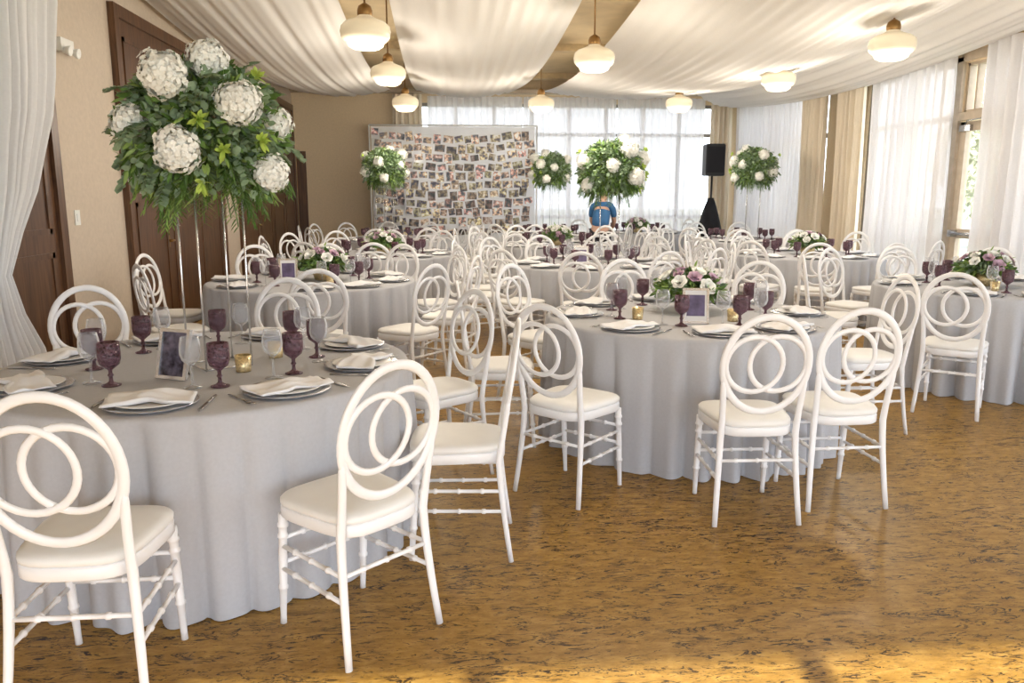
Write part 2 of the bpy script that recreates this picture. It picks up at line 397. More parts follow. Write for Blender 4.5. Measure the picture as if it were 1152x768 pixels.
# ---------------------------------------------------------------- pendants
def pendant():
    e=empty('pendant_lamp')
    mb=MB(); tube(mb,[(0,0,0),(0,0,-0.68)],0.008); obj('rod',mb,['brass'],e)
    mb=MB(); lathe(mb,[(0.0,-0.04),(0.03,-0.035),(0.06,-0.012),(0.065,0)]); obj('canopy',mb,['brass'],e)
    mb=MB(); lathe(mb,[(0.0,-0.67),(0.02,-0.68),(0.05,-0.70),(0.06,-0.73),(0.06,-0.76),(0.055,-0.77)]); obj('fitter',mb,['brass'],e)
    mb=MB(); lathe(mb,[(0.05,-0.75),(0.055,-0.775),(0.09,-0.795),(0.16,-0.82),(0.192,-0.85),(0.20,-0.89),(0.192,-0.935),(0.165,-0.965),(0.15,-0.97),(0.14,-1.0),(0.10,-1.02),(0,-1.028)],28); obj('lamp_shade',mb,['shade'],e)
    tag(e,'schoolhouse pendant lamp with milk glass shade hanging from ceiling','lamp','ceiling pendant lamps'); return e
pl=pendant()
for x,y,dz in ((-0.60,6.72,0.06),(-0.60,9.38,0),(-0.55,12.34,0),(1.47,7.99,0.03),(1.47,12.3,0),(3.52,12.1,0),(3.96,7.08,0.03),(3.95,9.5,0),(1.47,4.6,0)):
    place(pl,(x,y,H-0.001-dz))
    l=bpy.data.lights.new('pendant_light','POINT'); l.energy=44; l.color=(1,0.89,0.74); l.shadow_soft_size=0.15
    lo=bpy.data.objects.new('pendant_light',l); lo.location=(x,y,2.36); COL.objects.link(lo)

# ---------------------------------------------------------------- chair
def chair_parts():
    P=[]
    th=0.155
    def bk(x,z): return (x,-0.17-(z-0.44)*th,z)
    nrm=V((0,1,th)).normalized()
    def outline(z,k,off=0):
        pts=[]
        for i in range(32):
            a=2*math.pi*i/32; c=math.cos(a); s=math.sin(a)
            x=math.copysign(abs(c)**0.5,c); y=math.copysign(abs(s)**0.5,s)
            w=0.188+0.022*y
            pts.append(V((x*w*k,y*0.2*k+0.005,z)))
        return pts
    mb=MB(); loft(mb,[outline(0.415,0.97),outline(0.42,0.995),outline(0.452,0.995),outline(0.458,0.98)]); P.append(('seat',mb,'white'))
    mb=MB(); loft(mb,[outline(0.458,0.96),outline(0.464,0.995),outline(0.477,1.0),outline(0.487,0.96),outline(0.493,0.85),outline(0.496,0.6),outline(0.497,0.2)]); P.append(('seat_cushion',mb,'pad'))
    mb=MB(); n=44
    oval=[bk(0.191*math.cos(2*math.pi*i/n),0.752+0.220*math.sin(2*math.pi*i/n)) for i in range(n)]
    tube(mb,oval,0.0175,0.010,nrm,True,8)
    for cx in (-0.054,0.054):
        ring=[V(bk(cx+0.127*math.cos(2*math.pi*i/32),0.756+0.127*math.sin(2*math.pi*i/32)))+nrm*(0.003 if cx>0 else -0.003) for i in range(32)]
        tube(mb,ring,0.0125,0.008,nrm,True,8)
    P.append(('backrest',mb,'white'))
    for sx in (-1,1):
        mb=MB(); zs=[0.70,0.65,0.60,0.54,0.48,0.43,0.36,0.27,0.18,0.09,0.0]
        pts=[]
        for z in zs:
            if z>=0.43:
                k=(0.70-z)/0.27; x=0.185-0.013*math.sin(k*math.pi/2); pts.append((sx*x,-0.17-(z-0.44)*th,z))
            else:
                k=(0.43-z)/0.43; pts.append((sx*(0.172+0.024*k**1.3),-0.168-0.050*k**1.4,z))
        tube(mb,pts,0.0150,0.0125,(0,1,0),False,10,[0.6,0.95,1,1,1.05,1.1,1.05,1.0,0.95,0.9,0.85]); P.append(('leg',mb,'white'))
    for sx in (-1,1):
        mb=MB(); pts=[];sc=[]
        prof=[(0.42,1.15),(0.385,1.15),(0.38,1.4),(0.372,1.4),(0.367,1.05),(0.345,1.05),(0.34,1.35),(0.332,1.35),(0.327,1.05),(0.25,1.12),(0.15,1.0),(0.145,1.25),(0.137,1.25),(0.132,0.98),(0.03,0.8),(0,0.85)]
        for z,s in prof: pts.append((sx*(0.172+0.004*(0.42-z)),0.165+0.03*(0.42-z)/0.42,z)); sc.append(s)
        tube(mb,pts,0.014,None,None,False,10,sc); P.append(('leg',mb,'white'))
    def strt(p,q):
        mb=MB(); p=V(p);q=V(q); ts=[0,0.2,0.21,0.24,0.25,0.48,0.49,0.51,0.52,0.75,0.76,0.79,0.8,1]; sc=[1,1,1.45,1.45,1,1,1.45,1.45,1,1,1.45,1.45,1,1]
        tube(mb,[p.lerp(q,t) for t in ts],0.008,None,(0,0,1),False,8,sc); P.append(('stretcher',mb,'white'))
    for sx in (-1,1):
        strt((sx*0.175,0.17,0.30),(sx*0.178,-0.178,0.30)); strt((sx*0.176,0.178,0.215),(sx*0.184,-0.188,0.215))
    strt((-0.172,0.166,0.33),(0.172,0.166,0.33)); strt((-0.175,0.176,0.235),(0.175,0.176,0.235))
    strt((-0.178,-0.178,0.30),(0.178,-0.178,0.30))
    return P
CP=chair_parts()
chair=empty('banquet_chair')
for nm,mb,mt in CP: obj(nm,mb,[mt],chair)
CHL='white chair with interlocking ring oval back and ivory seat pad'
tag(chair,CHL,'chair','white banquet chairs')
mb=MB()
for nm,b_,mt in CP:
    mb.add(b_.v,b_.f,0 if mt=='white' else 1)
far_chair=obj('banquet_chair',mb,['white','pad']); tag(far_chair,CHL,'chair','white banquet chairs')

T={1:(-1.05,3.54),2:(1.5,4.78),3:(-1.14,6.96),4:(1.55,8.4),5:(4.39,6.05),6:(4.4,9.4),7:(-0.75,9.9),8:(1.6,11.4),9:(-0.85,13.1),10:(4.72,12.5),11:(1.9,14.3),12:(3.65,15.0)}
PERSON=(2.54,13.0)
def ring(t,a,r_=1.18,jit=3):
    A=math.radians(a+rr(-jit,jit)); x,y=T[t]
    r_+=rr(0,0.04)
    return (x+r_*math.cos(A),y+r_*math.sin(A),math.degrees(A)+180+rr(-6,6))
near=[(-1.08,2.38,90),(-0.33,2.63,133),(0.05,3.27,176),(-0.05,4.16,212),(-1.0,4.73,263),(-1.88,4.44,305),(-1.93,2.84,38),
 (0.63,3.87,46),(1.41,3.54,88),(1.90,3.68,91),(2.66,4.80,180),ring(2,50),ring(2,92),ring(2,132),(0.32,4.72,0),
 ring(3,222),ring(3,176),ring(3,124),ring(3,-76,1.19),(-0.27,6.02,140),ring(3,-10),ring(3,27),ring(3,62),ring(3,94),
 (3.50,5.13,50),ring(5,163),ring(5,125),ring(5,88),ring(5,52)]
cpos=[]
for x,y,a in near: place(chair,(x,y,0),math.radians(a-90)); cpos.append((x,y))
def free(x,y):
    if y>14.9 and x<2.3: return False
    if x>5.45 or y>15.8: return False
    if math.hypot(x-PERSON[0],y-PERSON[1])<0.62: return False
    if math.hypot(x-5.0,y-14.85)<0.85: return False
    for k,(a,b_) in T.items():
        if math.hypot(x-a,y-b_)<1.12: return False
    return all(math.hypot(x-a,y-b_)>0.555 for a,b_ in cpos)
for t,off,n,tm in ((4,-104,12,chair),(6,-110,12,far_chair),(7,-90,12,far_chair),(8,-70,12,far_chair),(9,-95,12,far_chair),(10,-80,12,far_chair),(11,-60,12,far_chair),(12,-90,10,far_chair)):
    for i in range(n):
        x,y,a=ring(t,off+360*i/n,1.2,jit=1)
        if not free(x,y):
            x,y,a=ring(t,off+360*(i+0.4)/n,1.2,jit=1)
            if not free(x,y): continue
        cpos.append((x,y)); place(tm,(x,y,0),math.radians(a-90))

# ---------------------------------------------------------------- tables
def cloth_mesh(seed,nf):
    rnd=random.Random(seed); mb=MB(); seg=440; rings=[]
    p1,p2,p3,p4=[rnd.uniform(0,6.28) for _ in range(4)]
    def fold(A):
        u=(nf*A+2.8*math.sin(2*A+p1)+2.2*math.sin(3*A+p4)+1.2*math.sin(5*A+p3)+p2)/2
        v=2*abs(math.cos(u))**0.65-1
        w=math.cos((nf+9)*A+p3+1.5*math.sin(3*A))
        am=0.78+0.22*math.sin(3*A+p3)
        return (0.76*v+0.24*w)*am
    lv=[(0.0,0.756,0),(0.4,0.756,0),(0.8,0.756,0),(0.862,0.755,0),(0.874,0.750,0.001),(0.878,0.738,0.006)]
    K=14
    for k in range(1,K+1):
        t=k/K; lv.append((0.873-0.006*t,0.738-0.735*t,0.012+0.062*t**0.65))
    for (r_,z,a) in lv:
        rings.append([V(((r_+a*fold(2*math.pi*j/seg))*math.cos(2*math.pi*j/seg),(r_+a*fold(2*math.pi*j/seg))*math.sin(2*math.pi*j/seg),z)) for j in range(seg)])
    vs=[p for q in rings for p in q]; fs=[]
    for i in range(len(rings)-1):
        for j in range(seg):
            if i==0: 
                fs.append([(i+1)*seg+j,(i+1)*seg+(j+1)%seg,j]) ; continue
            fs.append([i*seg+j,(i+1)*seg+j,(i+1)*seg+(j+1)%seg,i*seg+(j+1)%seg])
    mb.add(vs,fs); return mb
tabs=[]
for s in range(3):
    e=empty('round_table'); tag(e,'round banquet table with floor-length pale grey tablecloth','table','round banquet tables')
    obj('tablecloth',cloth_mesh(s+3,28+s*2),['cloth'],e)
    mb=MB(); lathe(mb,[(0,0.72),(0.80,0.72),(0.80,0.75),(0,0.75)],48); obj('tabletop',mb,['wood'],e)
    mb=MB(); lathe(mb,[(0.3,0.0),(0.3,0.03),(0.05,0.06),(0.05,0.7),(0.2,0.72)],24); obj('pedestal',mb,['wood'],e)
    tabs.append(e)
for i,(k,(x,y)) in enumerate(T.items()): place(tabs[i%3],(x,y,0),rr(0,6) if k>2 else (0.3 if k==1 else 1.2))
ZT=0.7575
# ---------------------------------------------------------------- tableware
mb=MB(); lathe(mb,[(0,0.0),(0.09,0.0),(0.10,0.004),(0.16,0.009),(0.163,0.011),(0.158,0.012),(0.10,0.007),(0,0.006)],36)
charger=tag(obj('charger_plate',mb,['charger']),'round silver charger plate on grey tablecloth','plate','charger plates')
mb=MB(); lathe(mb,[(0,0.0),(0.07,0.0),(0.08,0.003),(0.128,0.010),(0.13,0.0115),(0.125,0.012),(0.08,0.006),(0,0.005)],36)
plate=tag(obj('dinner_plate',mb,['china']),'white dinner plate on a silver charger','plate','dinner plates')
def napkin_mesh(seed):
    mb=MB(); nx,ny=20,12; top=[];L,W=0.30,0.16
    for j in range(ny+1):
        for i in range(nx+1):
            u=i/nx;v=j/ny
            pinch=1-0.42*math.exp(-((u-0.5)/0.12)**2)
            x=(u-0.5)*L; y=(v-0.5)*W*pinch+0.014*math.sin(4*u+seed)
            z=0.005+0.014*math.exp(-((u-0.5)/0.2)**2)+0.005*math.sin(13*v+3*u+seed)+0.004*math.sin(9*u-5*v)+(0.003 if v>0.5 else 0)
            top.append((x,y,max(z,0.003)))
    n=len(top); vs=top+[(x,y,0) for x,y,z in top]; fs=[]
    w=nx+1
    for j in range(ny):
        for i in range(nx):
            a=j*w+i; fs.append([a,a+1,a+w+1,a+w]); fs.append([n+a,n+a+w,n+a+w+1,n+a+1])
    for i in range(nx): fs.append([i,n+i,n+i+1,i+1]); a=ny*w+i; fs.append([a,a+1,n+a+1,n+a])
    for j in range(ny): a=j*w; fs.append([a,a+w,n+a+w,n+a]); a=j*w+nx; fs.append([a,n+a,n+a+w,a+w])
    mb.add(vs,fs); return mb
naps=[tag(obj('napkin',napkin_mesh(s),['napkin']),'folded white cloth napkin lying across a plate','napkin','white napkins') for s in range(3)]
mb=MB(); lathe(mb,[(0,0.0),(0.036,0.0),(0.036,0.004),(0.018,0.010),(0.008,0.018),(0.007,0.035),(0.012,0.042),(0.007,0.05),(0.008,0.062),(0.020,0.072),(0.036,0.085),(0.042,0.105),(0.043,0.13),(0.041,0.172),(0.0385,0.173),(0.040,0.13),(0.038,0.105),(0.030,0.088),(0,0.08)],24)
goblet=tag(obj('goblet',mb,['pglass']),'textured purple pressed glass goblet on a table','goblet','purple goblets')
mb=MB(); lathe(mb,[(0,0.0),(0.036,0.0),(0.034,0.003),(0.006,0.008),(0.0045,0.03),(0.0045,0.085),(0.012,0.093),(0.033,0.11),(0.041,0.135),(0.039,0.17),(0.033,0.20),(0.032,0.20),(0.037,0.17),(0.039,0.135),(0.031,0.113),(0,0.097)],24)
wine=tag(obj('wine_glass',mb,['cglass']),'clear stemmed wine glass on a table','glass','clear wine glasses')
mb=MB(); tube(mb,[(0,-0.1,0.003),(0,-0.03,0.003),(0,0.02,0.004)],0.005,0.0022,(0,0,1)); tube(mb,[(0,0.02,0.004),(0,0.05,0.003),(0,0.065,0.003)],0.011,0.002,(0,0,1),scale=[0.4,1,1])
for x in (-0.008,-0.0027,0.0027,0.008): tube(mb,[(x,0.06,0.003),(x,0.1,0.005)],0.0016,0.0012,(0,0,1),seg=6)
fork=tag(obj('fork',mb,['steel']),'steel dinner fork beside a plate','fork','dinner forks')
mb=MB(); tube(mb,[(0,-0.11,0.004),(0,-0.01,0.004)],0.006,0.003,(0,0,1)); tube(mb,[(0,-0.01,0.004),(0.001,0.03,0.003),(0.001,0.08,0.003),(-0.004,0.11,0.003)],0.009,0.0012,(0,0,1),scale=[0.6,1,1,0.2])
knife=tag(obj('knife',mb,['steel']),'steel dinner knife beside a plate','knife','dinner knives')
mb=MB(); lathe(mb,[(0,0),(0.03,0),(0.031,0.01),(0.035,0.07),(0.033,0.07),(0.029,0.012),(0,0.01)],20)
votive=tag(obj('votive_holder',mb,['gold']),'gold mercury glass votive candle holder','candle holder','votive holders')
def setting(t,a,full=True,nearx=True):
    cx,cy=T[t]; A=math.radians(a); ca,sa=math.cos(A),math.sin(A)
    def P(r_,s): return (cx+r_*ca-s*sa, cy+r_*sa+s*ca)
    rz=A+math.pi/2
    x,y=P(0.69,0); place(charger,(x,y,ZT),rz)
    zt=ZT+0.0075
    if nearx: place(plate,(x,y,zt),rz); zt+=0.0115
    else: zt+=0.005
    x,y=P(0.70,0.0); place(random.choice(naps),(x,y,zt),rz+rr(-0.15,0.15)+(math.pi/2 if R()<0.3 else 0.1))
    x,y=P(0.44+rr(-0.02,0.02),0.17); place(goblet,(x,y,ZT),0)
    if nearx:
        x,y=P(0.47+rr(-0.02,0.02),0.07); place(wine,(x,y,ZT),0)
    if full:
        x,y=P(0.70,0.195); place(knife,(x,y,ZT),rz+math.pi)
        x,y=P(0.70,-0.19); place(fork,(x,y,ZT),rz+math.pi)
for a in (-90,-50,-8,32,78,122,168,-145): setting(1,a)
for a in (-134,-92,-58,-2,48,92,134,176): setting(2,a)
for a in (222,176,124,72,27,-10,-48,-80): setting(3,a,False,True)
for a in (-135,-95,163,122,80,38): setting(5,a,True,True)
for i in range(9): setting(4,-100+40*i,False,True)
for t,off,n in ((6,-110,9),(7,-90,9),(8,-70,9),(9,-95,8),(10,-80,8),(11,-60,8),(12,-90,8)):
    for i in range(n): setting(t,off+360*i/n,False,False)
for x,y in ((-0.855,3.37),(-0.78,3.66),(1.14,4.62),(1.68,4.5),(-0.95,6.68),(4.2,5.75)):
    place(votive,(x,y,ZT))
def cardframe(pm,label,rim,s=1.0):
    e=empty('picture_frame'); tilt=Matrix.Rotation(math.radians(14),4,'X')
    mb=MB(); w,h,t=0.075,0.205,0.014
    for lo,hi in (((-w,-0.008,0),(w,0.008,t)),((-w,-0.008,h-t),(w,0.008,h)),((-w,-0.008,t),(-w+t,0.008,h-t)),((w-t,-0.008,t),(w,0.008,h-t))): box(mb,lo,hi,0,tilt.inverted())
    obj('frame_rim',mb,[rim],e)
    mb=MB(); box(mb,(-w+t,-0.003,t),(w-t,0.004,h-t),0,tilt.inverted())
    if pm=='printp': box(mb,(-w+t+0.010,-0.0045,t+0.03),(w-t-0.010,-0.0031,h-t-0.025),1,tilt.inverted()); obj('printed_card',mb,['china','printp'],e)
    else: obj('printed_card',mb,['print'],e)
    mb=MB(); box(mb,(-w+t-0.004,0.0041,t),(w-t+0.004,0.01,h-t),0,tilt.inverted())
    tube(mb,[(0,0.035,0.11),(0,0.085,0.003)],0.02,0.002,(0,1,0)); obj('easel_back',mb,['black'],e)
    tag(e,label,'picture frame','table card frames'); return e
cf1=cardframe('print','silver framed dark printed card standing on a table','chrome'); cf2=cardframe('printp','silver framed white card with purple print standing on table','chrome')
place(cf1,(-1.11,3.24,ZT),math.radians(-25)); place(cf2,(1.43,4.42,ZT),math.radians(-12)); place(cf2,(1.40,8.1,ZT),math.radians(0)); place(cf2,(-1.3,6.75,ZT),math.radians(10))

# ---------------------------------------------------------------- flowers
def leaf(mb,b,d,n,L,W,m,droop=0.15):
    d=d.normalized(); s=d.cross(n)
    if s.length<1e-3: s=V((1,0,0))
    s.normalize(); n=s.cross(d)
    def p(t,w,c=0): return b+d*(L*t)+s*(W*w)+n*(c*W)-V((0,0,1))*(droop*L*t*t)
    vs=[b,p(.3,.42,.05),p(.3,-.42,.05),p(.3,0,-.08),p(.68,.4,.05),p(.68,-.4,.05),p(.68,0,-.06),p(1,0)]
    mb.add(vs,[[0,1,3],[0,3,2],[1,4,6,3],[3,6,5,2],[4,7,6],[6,7,5]],m)
def rdir():
    z=rr(-1,1);a=rr(0,6.283);q=math.sqrt(1-z*z); return V((q*math.cos(a),q*math.sin(a),z))
def hydrangea(r_,n=120):
    mb=MB(); lathe(mb,[(0,-r_*0.76)]+[(r_*0.76*math.cos(a),r_*0.76*math.sin(a)) for a in [math.radians(-75+15*i) for i in range(11)]]+[(0,r_*0.76)],20)
    ph=[rr(0,6) for _ in range(4)]
    for i in range(n):
        z=1-2*(i+0.5)/n; q=math.sqrt(1-z*z); a=2.39996*i
        d=V((q*math.cos(a),q*math.sin(a),z)); d=(d+rdir()*0.10).normalized()
        lum=1+0.12*math.sin(3.5*d.x+ph[0])*math.sin(3.5*d.y+ph[1])+0.08*math.sin(5*d.z+ph[2])+0.05*math.sin(8*d.x+ph[3])
        c=d*r_*rr(0.80,0.95)*lum; tn=(d+rdir()*0.38).normalized(); t1=tn.orthogonal().normalized(); t2=tn.cross(t1); ro=rr(0,1.57); w=r_*rr(0.12,0.155)
        for k in range(4):
            A=ro+k*math.pi/2; e=(t1*math.cos(A)+t2*math.sin(A)); f=tn.cross(e); q1=rr(-0.001,0.004)
            vs=[c,c+e*w*0.45+f*w*0.5+tn*0.002,c+e*w*0.85+f*w*0.42+tn*q1,c+e*w*1.0+tn*q1*0.3,c+e*w*0.85-f*w*0.42+tn*q1,c+e*w*0.45-f*w*0.5+tn*0.002]
            mb.add(vs,[[0,1,2,3],[0,3,4,5]],0,True)
    return mb
def rose(r_):
    mb=MB()
    for (rad,n,el,sz) in ((0.18,3,80,0.55),(0.38,4,68,0.7),(0.62,5,48,0.85),(0.85,6,22,0.95)):
        for k in range(n):
            A=2*math.pi*k/n+rad*5; o=V((math.cos(A),math.sin(A),0)); s=V((-math.sin(A),math.cos(A),0))
            upv=o*math.cos(math.radians(el))+V((0,0,1))*math.sin(math.radians(el)); vs=[]
            for j in range(4):
                for i in range(5):
                    v=j/3;u=(i-2)/2; w=sz*r_*(0.35+0.45*math.sin(math.pi*min(1,v*0.8+0.15)))
                    p=o*(rad*r_*0.35)+upv*(v*sz*r_*0.85)+s*(u*w)-o*(u*u*w*0.5)+o*(v*v*v*0.12*r_)
                    vs.append(p)
            mb.add(vs,[[j*5+i,j*5+i+1,(j+1)*5+i+1,(j+1)*5+i] for j in range(3) for i in range(4)])
    return mb
def share(name,me,mat_o,parent,loc,rot=None,sc=1):
    o=bpy.data.objects.new(name,me); COL.objects.link(o); o.parent=parent; o.location=loc; o.scale=(sc,)*3
    if rot: o.rotation_euler=rot
    return o
def mesh_of(mb,mats,name):
    me=bpy.data.meshes.new(name); me.from_pydata(mb.v,[],mb.f)
    for k in mats: me.materials.append(M[k])
    me.polygons.foreach_set('material_index',mb.m); me.polygons.foreach_set('use_smooth',mb.s); me.update(); return me
hyd=[mesh_of(hydrangea(0.1,330),['petal'],'hydrangea') for _ in range(3)]
rosew=mesh_of(rose(0.045),['petal'],'rose'); rosep=mesh_of(rose(0.042),['purple'],'rose')
def tall(hs=0.78):
    e=empty('tall_flower_arrangement')
    mb=MB(); w=0.1; rot=Matrix.Rotation(math.radians(22),4,'Z'); cr=[rot@V((sx*w,sy*w,0)) for sx,sy in ((-1,-1),(1,-1),(1,1),(-1,1))]
    for c in cr: tube(mb,[c,c+V((0,0,hs))],0.0042,seg=8)
    for z in (0.005,hs-0.005):
        for i in range(4): tube(mb,[cr[i]+V((0,0,z)),cr[(i+1)%4]+V((0,0,z))],0.0042,None,(0,0,1),seg=8)
    box(mb,(-w,-w,hs-0.01),(w,w,hs+0.005),0,rot); obj('flower_stand',mb,['chrome'],e)
    C=V((0,0,hs+0.18)); mb=MB()
    lathe(mb,[(0,hs+0.06),(0.10,hs+0.08),(0.13,hs+0.15),(0.10,hs+0.25),(0,hs+0.28)],14)
    for i in range(4300):
        d=rdir(); 
        if d.z<-0.75: d.z*=-0.5; d.normalize()
        rad=0.33*(rr(0.25,1)**0.5); b=C+V((d.x*rad,d.y*rad,d.z*rad*0.95))
        dd=(d+rdir()*0.8).normalized(); k=R(); hi=0.55 if d.z>-0.2 else 0.35
        if k<hi: leaf(mb,b,dd,rdir(),rr(0.03,0.048),rr(0.03,0.046),1)
        elif k<hi+0.27: leaf(mb,b,dd,rdir(),rr(0.04,0.07),rr(0.018,0.03),0)
        else: leaf(mb,b,dd,rdir(),rr(0.045,0.07),rr(0.012,0.02),2)
    def spray(az,el0,L,ml,mw,m,fall,st=0.24):
        d=V((math.cos(az)*math.cos(el0),math.sin(az)*math.cos(el0),math.sin(el0))); p=C+d*st; pts=[p.copy()]
        n=12
        for k in range(n):
            d=(d-V((0,0,fall))).normalized(); p=p+d*L/n; pts.append(p.copy())
            s=d.cross(V((0,0,1))).normalized()
            for sg in (-1,1): leaf(mb,p.copy(),(d*0.7+s*sg+rdir()*0.2),rdir()*0.3+V((0,0,1)),ml*rr(0.8,1.1),mw,m)
        tube(mb,pts,0.0025,None,(0.3,0.2,1),False,5,m=0)
    for i in range(50): spray(rr(0,6.28),rr(-1.0,-0.2),rr(0.13,0.24),0.045,0.008,0,0.12,0.2)
    for i in range(28): spray(rr(0,6.28),rr(-1.0,-0.4),rr(0.13,0.24),0.045,0.007,2,0.10,0.17)
    for i in range(50): spray(rr(0,6.28),rr(-0.6,1.2),rr(0.09,0.18),0.038,0.036,1,0.09)
    obj('foliage',mb,['leafd','leafs','leafy'],e)
    hp=[(-0.13,-0.26,0.22,1.0),(0.13,-0.29,0.12,0.95),(-0.10,-0.32,-0.06,0.95),(0.24,-0.23,-0.14,0.8),(-0.27,-0.13,0.05,0.78),(0.03,-0.14,0.30,0.85),(0.28,-0.1,0.06,0.75),
        (0.2,0.2,0.2,0.9),(-0.2,0.22,0.1,0.9),(0.05,0.3,-0.05,0.9),(0.25,0.16,-0.12,0.8),(-0.25,0.15,-0.14,0.8)]
    for i,(x,y,z,s) in enumerate(hp): share('hydrangea',hyd[i%3],None,e,C+V((x,y,z)),(rr(0,6),rr(0,6),0),s*0.95)
    mb=MB()
    for (x,y,z) in ((-0.02,-0.35,0.05),(0.06,-0.35,-0.06),(0.2,-0.29,0.22),(-0.02,-0.33,-0.18),(0.2,-0.31,-0.02),(0.0,0.35,0.2)):
        c=C+V((x,y,z))
        for k in range(14): leaf(mb,c,(V((x,y,z)).normalized()+rdir()*0.9),rdir(),0.05,0.02,0)
    o=obj('lime_blossom',mb,['lime'],e)
    tag(e,'tall arrangement of white hydrangeas and greenery on slim stand','flower arrangement','tall flower arrangements'); return e
ta=tall(); tb=tall(0.93)
place(ta,(-0.99,3.51,ZT),math.radians(16))
place(ta,(1.75,8.45,ZT),1.0); place(tb,(T[9][0]-0.1,T[9][1],ZT),2.2); place(tb,(T[10][0]+0.18,T[10][1],ZT),4.0); place(tb,(T[11][0],T[11][1],ZT),5.1)
def low(seed,mod,label):
    e=empty('low_flower_arrangement')
    mb=MB(); lathe(mb,[(0,0),(0.07,0),(0.085,0.05),(0.08,0.1),(0.075,0.1),(0.07,0.02),(0,0.015)],20); obj('vase',mb,['gold'],e)
    C=V((0,0,0.13)); mb=MB()
    for i in range(900):
        d=rdir(); d.z=abs(d.z)*0.8-0.2; d.normalize(); b=C+V((d.x*rr(0.03,0.21),d.y*rr(0.03,0.21),d.z*rr(0.02,0.13)))
        k=R(); dd=d+rdir()*0.6
        if k<0.35: leaf(mb,b,dd,rdir(),rr(0.06,0.09),rr(0.02,0.03),0)
        elif k<0.75: leaf(mb,b,dd,rdir(),rr(0.035,0.055),rr(0.03,0.045),1)
        else: leaf(mb,b,dd,rdir(),rr(0.06,0.10),0.016,2)
    obj('foliage',mb,['leafd','leafs','leafy'],e)
    for i in range(17):
        a=2.39996*i; q=math.sqrt((i+0.5)/17); x,y=0.20*q*math.cos(a),0.20*q*math.sin(a); z=0.14+0.12*math.sqrt(max(0,1-q*q))
        n=V((x,y,(z-0.08)*1.1)).normalized()
        o=share('rose',rosep if i%mod==1 else rosew,None,e,V((x,y,z)),n.to_track_quat('Z','Y').to_euler(),rr(0.8,1.15))
    tag(e,label,'flower arrangement','low flower arrangements'); return e
l1=low(1,3,'low centrepiece of white and mauve roses with greenery'); l2=low(2,2,'low centrepiece mixing mauve and white roses with greenery')
place(l1,(1.53,4.88,ZT),0.4); place(l1,(-1.05,6.98,ZT),1.4); place(l2,(4.35,6.1,ZT),0); place(l1,(4.4,9.4,ZT),2); place(l2,(-0.75,9.9,ZT),3); place(l1,(1.6,11.4,ZT),4); place(l2,(3.65,15.0,ZT),4)

# ---------------------------------------------------------------- photo display
X0,X1,YP,ZP=-1.38,1.78,15.55,2.74
SP=0.180
def sag(s,k): return (0.04+0.010*k)*(1-(2*s-1)**2)
mb=MB()
for x in (X0,X1): tube(mb,[(x,YP,0),(x,YP,ZP)],0.015); box(mb,(x-0.15,YP-0.2,0),(x+0.15,YP+0.2,0.015))
tube(mb,[(X0,YP,ZP),(X1,YP,ZP)],0.015,None,(0,0,1))
for k in range(11):
    tube(mb,[(X0+(X1-X0)*q/10,YP,0.89+SP*k-sag(q/10,k)) for q in range(11)],0.003,None,(0,0,1),seg=5)
ds=tag(obj('photo_display_stand',mb,['plastic']),'white pole stand with white backing and strings of photographs','display stand')
mb=MB(); vs=[];nn=60
for k in range(2):
    for i in range(nn+1): vs.append((X0+0.03+(X1-X0-0.06)*i/nn,YP+0.06+0.008*math.sin(i*1.3),0.45+k*(ZP-0.47)))
mb.add(vs,[[i,i+1,nn+2+i,nn+1+i] for i in range(nn)]); obj('backing_cloth',mb,['backing'],ds)
prints=[]
for w_,h_ in ((0.10,0.072),(0.075,0.092),(0.083,0.062),(0.068,0.068)):
    mb=MB(); box(mb,(-w_,-0.002,-h_),(w_,0.002,h_),0); box(mb,(-w_+0.007,-0.0035,-h_+0.007),(w_-0.007,-0.0021,h_-0.007),1)
    prints.append((w_,tag(obj('photo_print',mb,['china','photo']),'small printed photograph clipped to a string','photo','photo prints on strings')))
cnt=0
for k in range(11):
    x=X0+rr(0.03,0.10)
    while x<X1-0.16:
        w_,pt=random.choices(prints,(4,3,3,3))[0]; cnt+=1
        s=(x+w_-X0)/(X1-X0); z=0.89+SP*k-sag(s,k)-0.07
        o=place(pt,(x+w_,YP-0.02-0.006*(cnt%4),z+rr(-0.04,0.02))); o.rotation_euler=(0,rr(-0.2,0.2),0)
        x+=2*w_+rr(-0.01,0.045)

# ---------------------------------------------------------------- speaker
e=empty('loudspeaker',(5.0,14.85,0))
mb=MB(); loft(mb,[[V((-w,-0.17,z)),V((w,-0.17,z)),V((w*0.75,0.17,z)),V((-w*0.75,0.17,z))] for (w,z) in ((0.16,1.80),(0.18,1.82),(0.18,2.35),(0.16,2.38))],smooth=False); obj('cabinet',mb,['black'],e)
mb=MB(); box(mb,(-0.16,-0.18,1.86),(0.16,-0.171,2.33)); obj('grille',mb,['blackcloth'],e)
mb=MB(); tube(mb,[(0,0,0.5),(0,0,1.81)],0.02)
for k in range(3):
    a=k*2.094; tube(mb,[(0,0,1.0),(0.4*math.cos(a),0.4*math.sin(a),0.01)],0.013,None,(0,0,1))
obj('tripod',mb,['black'],e)
mb=MB(); seg=36; rings=[]
for k in range(9):
    t=k/8; rings.append([V((math.cos(a)*(0.05+0.33*t**0.8+0.04*t*math.cos(7*a)),math.sin(a)*(0.05+0.33*t**0.8+0.04*t*math.cos(7*a)),1.40-1.38*t)) for a in [2*math.pi*j/seg for j in range(seg)]])
loft(mb,list(reversed(rings))); obj('cloth_cover',mb,['blackcloth'],e)
tag(e,'black loudspeaker on tripod with draped black cloth','speaker')

